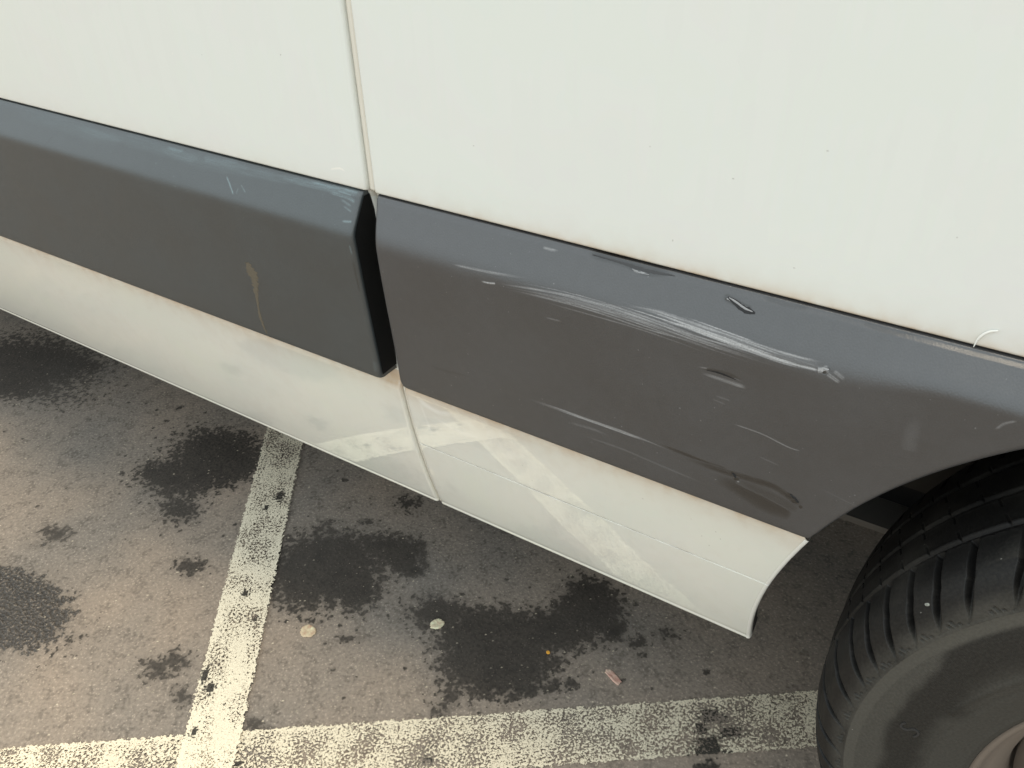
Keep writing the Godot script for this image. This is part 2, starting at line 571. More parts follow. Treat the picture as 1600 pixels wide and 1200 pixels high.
func line_material(w: int, h: int, sd: int, worn_left: float, worn_right: float, tint: Vector3, drips: Array) -> StandardMaterial3D:
	var net := noise(w, h, 0.105, 3, sd)
	var blob := noise(w, h, 0.14, 3, sd + 1)
	var broad := noise(w, h, 0.012, 2, sd + 2)
	var fine := noise(w, h, 0.3, 2, sd + 3)
	var edge := noise(w, h, 0.09, 3, sd + 4)
	var rgba := PackedByteArray()
	rgba.resize(w * h * 4)
	var bump := PackedByteArray()
	bump.resize(w * h)
	for y in h:
		for x in w:
			var i := y * w + x
			var nn := absf((net[i] - 128) / 128.0)
			var nb := (blob[i] - 128) / 128.0
			var nw := (broad[i] - 128) / 128.0
			var nf := (fine[i] - 128) / 128.0
			var worn := lerpf(worn_left, worn_right, float(x) / w) + nw * 0.30
			var rim := minf(y, h - 1 - y) - 3.5 - (edge[i] - 128) / 128.0 * 5.5 - nf * 2.5
			worn -= 0.25 * smoothstep(9.0, 3.0, rim)
			var keep := minf(nn / 0.42 - worn * 0.55, nb + 0.62 - worn) + nf * 0.10
			var solid := keep > 0.0 and rim > 0.0
			var dirty := 0.0
			for d in drips:
				var q := Vector2((x - d[0]) / d[2], (y - d[1]) / d[3]).length() * 0.8 + nb * 0.45 + (edge[i] - 128) / 128.0 * 0.45
				dirty = maxf(dirty, smoothstep(0.9, 0.6, q))
			var k := 0.95 + 0.08 * nf - 0.10 * smoothstep(0.30, 0.0, keep) + 0.05 * nw
			var thin := smoothstep(0.16, 0.0, keep) * 0.55 + 0.16 * clampf(nw, 0.0, 1.0)
			var c := tint.lerp(Vector3(0.44, 0.355, 0.25), thin) * (k * (1.0 - 0.94 * dirty))
			rgba[i * 4] = clampi(int(srgb(maxf(c.x, 0.005)) * 255.0), 0, 255)
			rgba[i * 4 + 1] = clampi(int(srgb(maxf(c.y, 0.005)) * 255.0), 0, 255)
			rgba[i * 4 + 2] = clampi(int(srgb(maxf(c.z, 0.005)) * 255.0), 0, 255)
			rgba[i * 4 + 3] = 255 if solid else 0
			bump[i] = clampi(int(128.0 + nf * 30.0 + clampf(keep, 0.0, 0.5) * 120.0), 0, 255)
	var m := mat(Color.WHITE, 0.8)
	m.albedo_texture = tex(w, h, rgba, Image.FORMAT_RGBA8)
	m.transparency = BaseMaterial3D.TRANSPARENCY_ALPHA_SCISSOR
	m.alpha_scissor_threshold = 0.5
	m.heightmap_enabled = true
	m.heightmap_texture = tex(w, h, bump, Image.FORMAT_L8)
	m.heightmap_scale = 0.12
	return m


func quad(a: Vector3, b: Vector3, c: Vector3, d: Vector3, u: float, v := 1.0, u0 := 0.0) -> ArrayMesh:      # a-b the long edge, d-c the opposite one
	return grid([PackedVector3Array([a, b]), PackedVector3Array([d, c])], [PackedVector2Array([Vector2(u0, 0), Vector2(u, 0)]), PackedVector2Array([Vector2(u0, v), Vector2(u, v)])])


# A flat scrap with an uneven outline, a domed top and a thickness.
func scrap(long: float, short: float, tall: float, sd: int, square := 0.0) -> ArrayMesh:
	var n := FastNoiseLite.new()
	n.seed = sd
	n.frequency = 0.9
	var rows := []
	for q in [[1.0, 0.0], [1.04, 0.35], [1.0, 0.7], [0.9, 0.95], [0.7, 1.0], [0.45, 0.92], [0.2, 0.85], [0.001, 0.82]]:
		var row := PackedVector3Array()
		for k in 41:
			var a := TAU * k / 40.0
			var x := cos(a)
			var z := sin(a)
			var r := 1.0 + 0.16 * n.get_noise_2d(x * 2.2, z * 2.2) + 0.1 * n.get_noise_2d(x * 6.0, z * 6.0)
			r *= lerpf(1.0, 1.0 / maxf(maxf(absf(x), absf(z)), 0.75), square)
			var up: float = q[1] + 0.35 * n.get_noise_2d(x * q[0] * 3.0 + 9.0, z * q[0] * 3.0)
			row.append(Vector3(x * r * q[0] * long, maxf(0.0, up if q[1] > 0.0 else 0.0) * tall, z * r * q[0] * short))
		rows.append(row)
	return grid(rows, [], true)


func scrap_material(c: Vector3, sd: int) -> StandardMaterial3D:
	var n := noise(64, 64, 0.08, 4, sd)
	var rgb := PackedByteArray()
	for i in 64 * 64:
		var k := 1.0 + (n[i] - 128) / 128.0 * 0.24
		rgb.append(clampi(int(srgb(c.x * k) * 255.0), 0, 255))
		rgb.append(clampi(int(srgb(c.y * k * k) * 255.0), 0, 255))
		rgb.append(clampi(int(srgb(c.z * k * k) * 255.0), 0, 255))
	var m := mat(Color.WHITE, 0.8)
	m.albedo_texture = tex(64, 64, rgb)
	m.uv1_triplanar = true
	m.uv1_scale = Vector3(14, 14, 14)
	return m


# ------------------------------------------------------------------ wheel
var ends := [110.0, 115.6, 121.0, 127.0, 133.5, 139.9, 146.6, 151.7, 156.4, 161.2, 166.0, 170.6, 176.3, 182.8, 189.4, 195.4, 200.6, 205.8]


func tyre_mesh() -> ArrayMesh:
	var key := []
	for q in [[0.2128, 0.026], [0.2145, 0.0335], [0.222, 0.0385], [0.235, 0.043], [0.25, 0.0465], [0.27, 0.0478], [0.29, 0.0468], [0.304, 0.0448], [0.3125, 0.043], [0.3165, 0.0424], [0.325, 0.0392], [0.333, 0.0335], [0.339, 0.0255], [0.343, 0.0155], [0.3462, 0.0], [0.348, -0.025], [0.3485, -0.055]]:
		key.append(Vector2(q[0], q[1]))
	for k in range(15, -1, -1):
		key.append(Vector2(key[k].x, -0.11 - key[k].y))
	var raw := smooth_line(key, 0.0012)
	var prof := PackedVector2Array()
	for i in raw.size():                       # coarser on the sidewalls
		if raw[i].x > 0.308 or i % 2 == 0 or i == raw.size() - 1:
			prof.append(raw[i])
	var np := prof.size()
	var dist := PackedFloat32Array()
	dist.resize(np)
	for i in range(1, np):
		dist[i] = dist[i - 1] + prof[i].distance_to(prof[i - 1])
	var s_near := 0.0
	var s_far := 0.0
	for i in np:
		if prof[i].y > 0.0 and prof[i].x < 0.3125:
			s_near = dist[i]
		if prof[i].y < -0.1 and prof[i].x > 0.3125:
			s_far = dist[i]
	var phis := []
	var a := 0.0
	while a < 359.99:
		phis.append(a)
		a += 0.07 if a > 128.0 and a < 196.0 else 0.5
	phis.append(360.0)
	var rough_n := FastNoiseLite.new()
	rough_n.frequency = 1.0
	rough_n.seed = 5
	var rows := []
	var uvs := []
	for ph in phis:
		var p: float = ph
		var row := PackedVector3Array()
		var uv := PackedVector2Array()
		row.resize(np)
		uv.resize(np)
		var near := []
		for k in ends.size():
			if absf(ends[k] - p) < 13.0:
				near.append(k)
		var cp := cos(deg_to_rad(p))
		var sp := sin(deg_to_rad(p))
		for i in np:
			var q := prof[i]
			var t := (prof[mini(i + 1, np - 1)] - prof[maxi(i - 1, 0)]).normalized()
			var nrm := Vector2(-t.y, t.x)          # (radial, z), points out of the rubber
			var up := 0.0
			var s := dist[i] - s_near
			var sf := s_far - dist[i]
			if s > -0.0005 and sf > -0.0005:
				for zc in [-0.006, -0.046, -0.086]:
					var dz := absf(q.y - zc)
					if dz < 0.0036:
						up = minf(up, -0.0024 * smoothstep(0.0034, 0.0012, dz))
					elif dz < 0.0075:
						up += 0.0004 * smoothstep(0.0075, 0.005, dz)
				for k in near:
					var e: float = ends[k]
					if s < 0.062:
						var c := e - 3.6 * pow(clampf(s / 0.032, 0.0, 1.0), 0.75) - 0.9 * clampf((s - 0.03) / 0.03, 0.0, 1.0)
						var d := absf(p - c) * 0.0058
						var hw := 0.0007 + 0.0022 * smoothstep(0.0, 0.018, s)
						if d < hw + 0.0009:
							up = minf(up, -(0.0008 + 0.0068 * smoothstep(0.001, 0.017, s)) * smoothstep(hw + 0.0007, hw - 0.0004, d))
						if s < 0.0105 and s > 0.001:      # small notches along the shoulder line
							for o in [[1.0, 0.0035], [1.75, 0.0068], [2.6, 0.0045]]:
								var dd := absf(p - e - o[0] - s * 60.0) * 0.0055
								if dd < 0.0022 and s < o[1]:
									up = minf(up, -0.0017 * smoothstep(0.0021, 0.0009, dd) * smoothstep(o[1], o[1] - 0.001, s))
					elif sf < 0.062:
						var c2 := e - 2.0 - 3.4 * pow(clampf(sf / 0.032, 0.0, 1.0), 0.75)
						var d2 := absf(p - c2) * 0.0058
						var h2 := 0.0007 + 0.0015 * smoothstep(0.0, 0.016, sf)
						if d2 < h2 + 0.0009:
							up = minf(up, -(0.001 + 0.0045 * smoothstep(0.001, 0.017, sf)) * smoothstep(h2 + 0.0007, h2 - 0.0004, d2))
					else:
						var rib := 0.0 if q.y > -0.046 else 1.0
						var into := fposmod(-0.006 - q.y, 0.04)
						var c3 := e - 1.2 - rib * 2.3 + (into - 0.02) * 60.0
						var d3 := absf(p - c3) * 0.006
						if d3 < 0.0014 and absf(into - 0.02) > 0.006:
							up = minf(up, -0.0011 * smoothstep(0.0013, 0.0003, d3))
			elif q.y > 0.0:
				if s > -0.004:
					up += 0.0007 * smoothstep(-0.004, -0.001, s)      # ledge under the shoulder
				if q.x > 0.2545 and q.x < 0.2595 and p < 163.8:
					up += 0.0021 * smoothstep(0.2545, 0.2555, q.x) * smoothstep(0.2595, 0.2585, q.x) * smoothstep(163.8, 163.2, p)
				if absf(q.x - 0.247) < 0.0016:
					up -= 0.0013
				if absf(q.x - 0.2225) < 0.002:
					up += 0.0012
			up += 0.00012 * rough_n.get_noise_2d(p * 3.0, dist[i] * 900.0)
			var r := q.x + nrm.x * up
			row[i] = Vector3(r * cp, r * sp, q.y + nrm.y * up)
			uv[i] = Vector2(p / 360.0, dist[i] / dist[np - 1])
		rows.append(row)
		uvs.append(uv)
	return grid(rows, uvs, true)


func tyre_material() -> StandardMaterial3D:
	var w := 2048
	var h := 640
	var broad := noise(w, h, 0.012, 3, 31)
	var fine := noise(w, h, 0.25, 2, 32)
	var spec := noise(w, h, 0.5, 1, 33)
	var rgb := PackedByteArray()
	rgb.resize(w * h * 3)
	var rough := PackedByteArray()
	rough.resize(w * h)
	# along the profile: 0 bead, about 0.111 m shoulder line, about 0.355 m the far one; the whole is about 0.466 m
	for y in h:
		var s := (y + 0.5) / h * 0.466
		for x in w:
			var i := y * w + x
			var p := 360.0 * x / w
			var nb := (broad[i] - 128) / 128.0
			var nf := (fine[i] - 128) / 128.0
			var dust := 0.0
			if s < 0.111:
				var r := 0.2128 + 0.97 * maxf(0.0, s - 0.004)
				var outer := 0.309 - 0.017 * smoothstep(150.0, 159.0, p) - 0.008 * smoothstep(165.0, 190.0, p)
				var inner := 0.272 - 0.013 * smoothstep(145.0, 165.0, p)
				dust = maxf(smoothstep(outer - 0.005, outer + 0.006, r + nb * 0.006) * 0.85, smoothstep(inner + 0.008, inner - 0.012, r + nb * 0.008) * 0.65)
				dust = maxf(dust, 1.25 * smoothstep(0.303, 0.309, r))
				dust = 0.20 + 0.70 * dust
			elif s < 0.150:
				dust = 0.70 * smoothstep(0.134, 0.114, s) * (0.75 + 0.5 * nb) + 0.03
			else:
				dust = clampf(0.04 + 0.22 * nb, 0.0, 1.0)
			dust = clampf(dust + nf * 0.08, 0.0, 1.0)
			var c := Vector3(0.0110, 0.0105, 0.0100).lerp(Vector3(0.080, 0.074, 0.062), dust) * (1.0 + nf * 0.12)
			if spec[i] > 252 and nf > 0.55:
				c = Vector3(0.32, 0.31, 0.28)
			rgb[i * 3] = int(srgb(c.x) * 255.0)
			rgb[i * 3 + 1] = int(srgb(c.y) * 255.0)
			rgb[i * 3 + 2] = int(srgb(c.z) * 255.0)
			rough[i] = int(255.0 * clampf(0.48 + 0.5 * dust, 0.0, 1.0))
	var m := mat(Color.WHITE, 1.0)
	m.albedo_texture = tex(w, h, rgb)
	m.roughness_texture = tex(w, h, rough, Image.FORMAT_L8)
	m.roughness_texture_channel = BaseMaterial3D.TEXTURE_CHANNEL_RED
	m.metallic_specular = 0.34
	return m


func lathe(pts: Array, n: int) -> ArrayMesh:       # (r, z) about the z axis
	var rows := []
	for k in n + 1:
		var a := TAU * k / n
		var row := PackedVector3Array()
		for q in pts:
			row.append(Vector3(q[0] * cos(a), q[0] * sin(a), q[1]))
		rows.append(row)
	return grid(rows, [], true)


func disc_with_windows() -> ArrayMesh:               # the pressed steel disc: a ring of oval holes
	var st := SurfaceTool.new()
	st.begin(Mesh.PRIMITIVE_TRIANGLES)
	var n := 240
	var rad := [0.04, 0.07, 0.10, 0.125, 0.138, 0.142, 0.147, 0.153, 0.159, 0.163, 0.167, 0.172, 0.180]
	var deep := [0.0, 0.005, 0.012, 0.016, 0.014, 0.013, 0.011, 0.008, 0.005, 0.002, -0.001, -0.006, -0.016]
	for side in 2:
		for k in n:
			for j in rad.size() - 1:
				var cell := Vector2(fposmod((k + 0.5) / n * 12.0, 1.0) - 0.5, (rad[j] + rad[j + 1]) / 2.0 - 0.1525)
				if Vector2(cell.x / 0.27, cell.y / 0.0145).length() < 1.0:
					continue
				var v := []
				for q in [[k, j], [k + 1, j], [k + 1, j + 1], [k, j + 1]]:
					var a: float = TAU * q[0] / n
					v.append(Vector3(rad[q[1]] * cos(a), rad[q[1]] * sin(a), deep[q[1]] - 0.005 * side))
				for q in ([0, 1, 2, 0, 2, 3] if side == 1 else [0, 2, 1, 0, 3, 2]):
					st.add_vertex(v[q])
	st.generate_normals()
	return st.commit()


# ------------------------------------------------------------------ the scene
func _ready() -> void:
	rng.seed = 4
	var cam := Camera3D.new()
	cam.name = "camera"
	cam.transform = Transform3D(Basis(Vector3(0.848848, -0.024324, -0.528078), Vector3(-0.295890, 0.805942, -0.512745), Vector3(0.438072, 0.591495, 0.676924)), Vector3(0.51079, 1.04336, 0.55603))
	cam.fov = 48.7784
	cam.near = 0.02
	cam.far = 900.0
	add_child(cam)
	cam.current = true

	var sky_image := Image.create(256, 128, false, Image.FORMAT_RGBF)
	var cloud := FastNoiseLite.new()
	cloud.seed = 3
	cloud.frequency = 1.3
	cloud.fractal_octaves = 4
	for y in 128:
		for x in 256:
			var el := PI * (0.5 - (y + 0.5) / 128.0)
			var az := TAU * (x + 0.5) / 256.0
			var d := Vector3(cos(el) * sin(az), sin(el), cos(el) * cos(az))
			var up := maxf(0.0, d.y)
			var v := 0.66 + 0.24 * sqrt(up) + 0.17 * cloud.get_noise_3d(d.x, d.y * 1.6, d.z)
			var c := Color(0.895, 0.985, 1.0).lerp(Color(0.86, 0.95, 1.0), up)
			sky_image.set_pixel(x, y, Color(c.r * v, c.g * v, c.b * v))
	var sky_mat := PanoramaSkyMaterial.new()
	sky_mat.panorama = ImageTexture.create_from_image(sky_image)
	var sky := Sky.new()
	sky.sky_material = sky_mat
	var env := Environment.new()
	env.background_mode = Environment.BG_SKY
	env.sky = sky
	env.tonemap_mode = Environment.TONE_MAPPER_LINEAR
	env.tonemap_exposure = 1.86
	env.sdfgi_enabled = true
	env.ssao_enabled = true
	env.ssil_enabled = true
	var we := WorldEnvironment.new()
	we.name = "world_environment"
	we.environment = env
	add_child(we)
	var sun := DirectionalLight3D.new()
	sun.name = "sun"
	sun.light_energy = 0.5
	sun.light_angular_distance = 27.0
	sun.light_color = Color(1.0, 0.93, 0.82)
	sun.shadow_enabled = true
	add_child(sun)
	sun.look_at_from_position(Vector3(0.06, 1.0, -0.14) * 10.0, Vector3.ZERO)

	# ---- the ground
	var far_rgb := PackedByteArray()
	var fn := noise(1024, 1024, 0.17, 2, 21)
	var fb := noise(1024, 1024, 0.02, 4, 22)
	far_rgb.resize(1024 * 1024 * 3)
	for i in 1024 * 1024:
		var k := 1.0 + (fn[i] - 128) / 128.0 * 0.25 + (fb[i] - 128) / 128.0 * 0.2
		far_rgb[i * 3] = int(srgb(0.262 * k) * 255.0)
		far_rgb[i * 3 + 1] = int(srgb(0.216 * k) * 255.0)
		far_rgb[i * 3 + 2] = int(srgb(0.173 * k) * 255.0)
	var far_mat := mat(Color.WHITE, 0.9)
	far_mat.albedo_texture = tex(1024, 1024, far_rgb)
	var field := put("asphalt_ground", quad(Vector3(-400, -0.0008, -400), Vector3(400, -0.0008, -400), Vector3(400, -0.0008, 400), Vector3(-400, -0.0008, 400), 640.0, 640.0), far_mat)
	tag(field, "weathered grey brown asphalt of the car park", "", "structure")
	var patch := put("stained_asphalt", quad(Vector3(-1.62, 0, -0.96), Vector3(0.98, 0, -0.96), Vector3(0.98, 0, 0.5025), Vector3(-1.62, 0, 0.5025), 1.0), ground_patch())
	tag(patch, "weathered asphalt with black oil and water stains beside the van", "", "structure")

	var u := Vector3(cos(LINE_TH), 0, sin(LINE_TH))
	var v := Vector3(sin(LINE_TH), 0, -cos(LINE_TH))
	var up_b := Vector3(0, 0.0022, 0)
	var up_a := Vector3(0, 0.0042, 0)
	var o := LINE_AT
	var long_mat := line_material(1880, 122, 41, 0.20, 0.48, Vector3(0.83, 0.73, 0.545), [[1723, 41, 15, 14], [1705, 100, 18, 16], [1704, 122, 20, 12], [1749, 77, 16, 10], [1701, 66, 9, 12], [1742, 50, 10, 8], [1690, 112, 10, 9], [905, 70, 8, 5], [1230, 90, 9, 6]])
	var b0 := o - u * 0.34 + up_b
	var long_line := put("painted_line", quad(b0, b0 + u * 1.17, b0 + u * 1.17 - v * 0.0848, b0 - v * 0.0848, 1.0, 1.0, 0.1931), long_mat)
	tag(long_line, "worn cream painted line running along the bottom of the photo", "", "structure")
	b0 = o + u * 0.8302 + up_b
	var more := put("painted_line", quad(b0, b0 + u * 2.9, b0 + u * 2.9 - v * 0.0848, b0 - v * 0.0848, 2.0), long_mat)
	tag(more, "worn cream painted line going on under the wheel", "", "structure")
	var bay_mat := line_material(1880, 116, 51, 0.10, 0.60, Vector3(0.86, 0.765, 0.58), [[394, 60, 7, 6], [328, 25, 7, 5], [676, 33, 13, 8], [205, 102, 12, 6], [177, 84, 9, 7], [90, 94, 6, 5], [640, 60, 7, 5]])
	var a0 := o - v * 0.07 + up_a
	var bay := put("painted_line", quad(a0 + u * 0.0813, a0 + u * 0.0813 + v * 1.45, a0 + v * 1.45, a0, 1.0), bay_mat)
	tag(bay, "cream painted line running from the corner under the van", "", "structure")

	# small things lying on the asphalt
	var tan := scrap_material(Vector3(0.60, 0.47, 0.31), 91)
	var s1 := put("leaf_scrap", scrap(0.0118, 0.0105, 0.0022, 3), tan, self, Vector3(-0.195, 0.0003, 0.048))
	tag(s1, "round tan leaf scrap on bare asphalt just right of the painted line", "leaf scrap")
	var s2 := put("leaf_scrap", scrap(0.0105, 0.0085, 0.003, 8), scrap_material(Vector3(0.64, 0.53, 0.36), 92), self, Vector3(-0.036, 0.0003, -0.062))
	s2.rotation.y = 0.9
	tag(s2, "oval pale scrap lying at the edge of the largest black oil stain", "leaf scrap")
	var s3 := put("fallen_petal", scrap(0.0135, 0.005, 0.002, 14, 0.7), scrap_material(Vector3(0.62, 0.40, 0.31), 93), self, Vector3(0.231, 0.0003, -0.116))
	s3.rotation.y = -0.39
	tag(s3, "narrow pinkish petal on asphalt between the oil stain and the tyre", "petal")
	var s4 := put("yellow_crumb", scrap(0.0028, 0.0024, 0.0022, 20), mat(lin(0.85, 0.42, 0.05), 0.6), self, Vector3(0.132, 0.0003, -0.104))
	tag(s4, "tiny orange yellow crumb on the black oil stain", "crumb")
	var s5 := put("stone_chip", scrap(0.0017, 0.0011, 0.0015, 25, 0.5), mat(lin(0.26, 0.27, 0.24), 0.5), self, Vector3(0.5462, 0.5258, 0.0455))
	s5.rotation = Vector3(0.5, 0.3, 1.0)
	tag(s5, "pale chip of stone stuck in a shoulder groove of the tyre", "stone")

	build_van()


func white_paint() -> StandardMaterial3D:
	var w := 2048
	var h := 983
	var per := w / 1.5
	var s := Scuff.new(-0.85, 0.96, 1.5, 0.72, per)
	# white residue beside the seam, small white marks and chips
	for q in [[[[0.018, 0.487], [0.030, 0.478], [0.048, 0.474], [0.068, 0.480]], 0.010, 0.55], [[[0.022, 0.478], [0.026, 0.455], [0.03, 0.43]], 0.004, 0.35], [[[0.04, 0.462], [0.07, 0.455], [0.10, 0.458]], 0.006, 0.3], [[[-0.047, 0.737], [-0.034, 0.7405], [-0.0275, 0.7385]], 0.0016, 0.9]]:
		s.stroke(line_of(q[0], s), q[1], q[2], 0.5, 0.0)
	for q in [[-0.1929, 0.8244], [-0.0858, 0.8374], [0.2758, 0.8172], [0.3924, 0.7489], [0.3399, 0.8056], [0.4875, 0.796], [0.399, 0.8361], [0.12, 0.79], [0.30, 0.748]]:
		s.blot(q[0], q[1], 0.0006, -0.45)
	for q in [[0.37, 0.447], [0.352, 0.4405], [0.34, 0.46], [0.29, 0.462], [0.365, 0.455], [0.36, 0.43], [0.15, 0.44], [0.16, 0.42]]:
		s.blot(q[0], q[1], 0.0006, -0.45)
	for k in 30:
		s.blot(rng.randf_range(-0.8, 0.6), rng.randf_range(0.29, 0.95), rng.randf_range(0.0004, 0.0008), rng.randf_range(-0.5, 0.6))
	w = s.w
	h = s.h
	var broad := noise(w, h, 0.004, 3, 61)
	var mid := noise(w, h, 0.03, 4, 62)
	var rgb := PackedByteArray()
	rgb.resize(w * h * 3)
	for y in h:
		var yy := 0.96 - y / per
		for x in w:
			var xx := -0.85 + x / per
			var i := y * w + x
			var nb := (broad[i] - 128) / 128.0
			var nm := (mid[i] - 128) / 128.0
			var dirt := 0.0
			if yy > 0.715:
				var far := maxf(0.0, yy - 0.7233)
				dirt = (0.50 * exp(-far / 0.0035) + 0.24 * exp(-far / 0.011)) * (0.35 + 0.65 * smoothstep(-0.1, 0.3, xx)) * (1.0 + 0.6 * nm)
			elif yy < 0.51:
				var under := maxf(0.0, 0.492 - yy)
				dirt = (0.45 * exp(-under / 0.005) + 0.28 * exp(-under / 0.018)) * (0.85 + 0.3 * nm + 0.2 * nb)
				dirt += 0.03 * smoothstep(0.05, 0.6, nm + nb * 0.7)
			dirt += 0.20 * exp(-absf(xx - 0.002) / 0.0035) * (0.7 + 0.5 * nm)
			dirt = clampf(dirt, 0.0, 0.8)
			var c := Vector3(0.785 + 0.012 * nb, 0.81 - 0.004 * nb, 0.770 + 0.008 * nb)
			var run := (mid[(y / 24) * w + x] - 128) / 128.0
			c *= 1.0 - 0.008 * maxf(0.0, run) - 0.02 * maxf(0.0, nb)
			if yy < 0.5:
				c *= Vector3(1.02, 0.985, 0.935)      # warm light bounced off the ground, painted into the sill colour
			c = c.lerp(Vector3(0.52, 0.36, 0.21), dirt)
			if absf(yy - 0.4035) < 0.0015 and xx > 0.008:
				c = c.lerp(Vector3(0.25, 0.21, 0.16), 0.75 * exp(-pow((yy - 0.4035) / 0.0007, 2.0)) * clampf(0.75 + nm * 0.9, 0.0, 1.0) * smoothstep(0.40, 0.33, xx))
			var m := s.mix[i]
			if m > 0.0:
				c = c.lerp(Vector3(0.92, 0.90, 0.84), m)
			elif m < 0.0:
				c = c.lerp(Vector3(0.16, 0.12, 0.09), -m)
			rgb[i * 3] = int(srgb(c.x) * 255.0)
			rgb[i * 3 + 1] = int(srgb(c.y) * 255.0)
			rgb[i * 3 + 2] = int(srgb(c.z) * 255.0)
	var m := mat(Color.WHITE, 0.04)
	m.metallic_specular = 0.65
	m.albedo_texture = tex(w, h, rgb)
	m.texture_repeat = false
	m.clearcoat_enabled = true
	m.clearcoat = 1.0
	m.clearcoat_roughness = 0.03
	return m


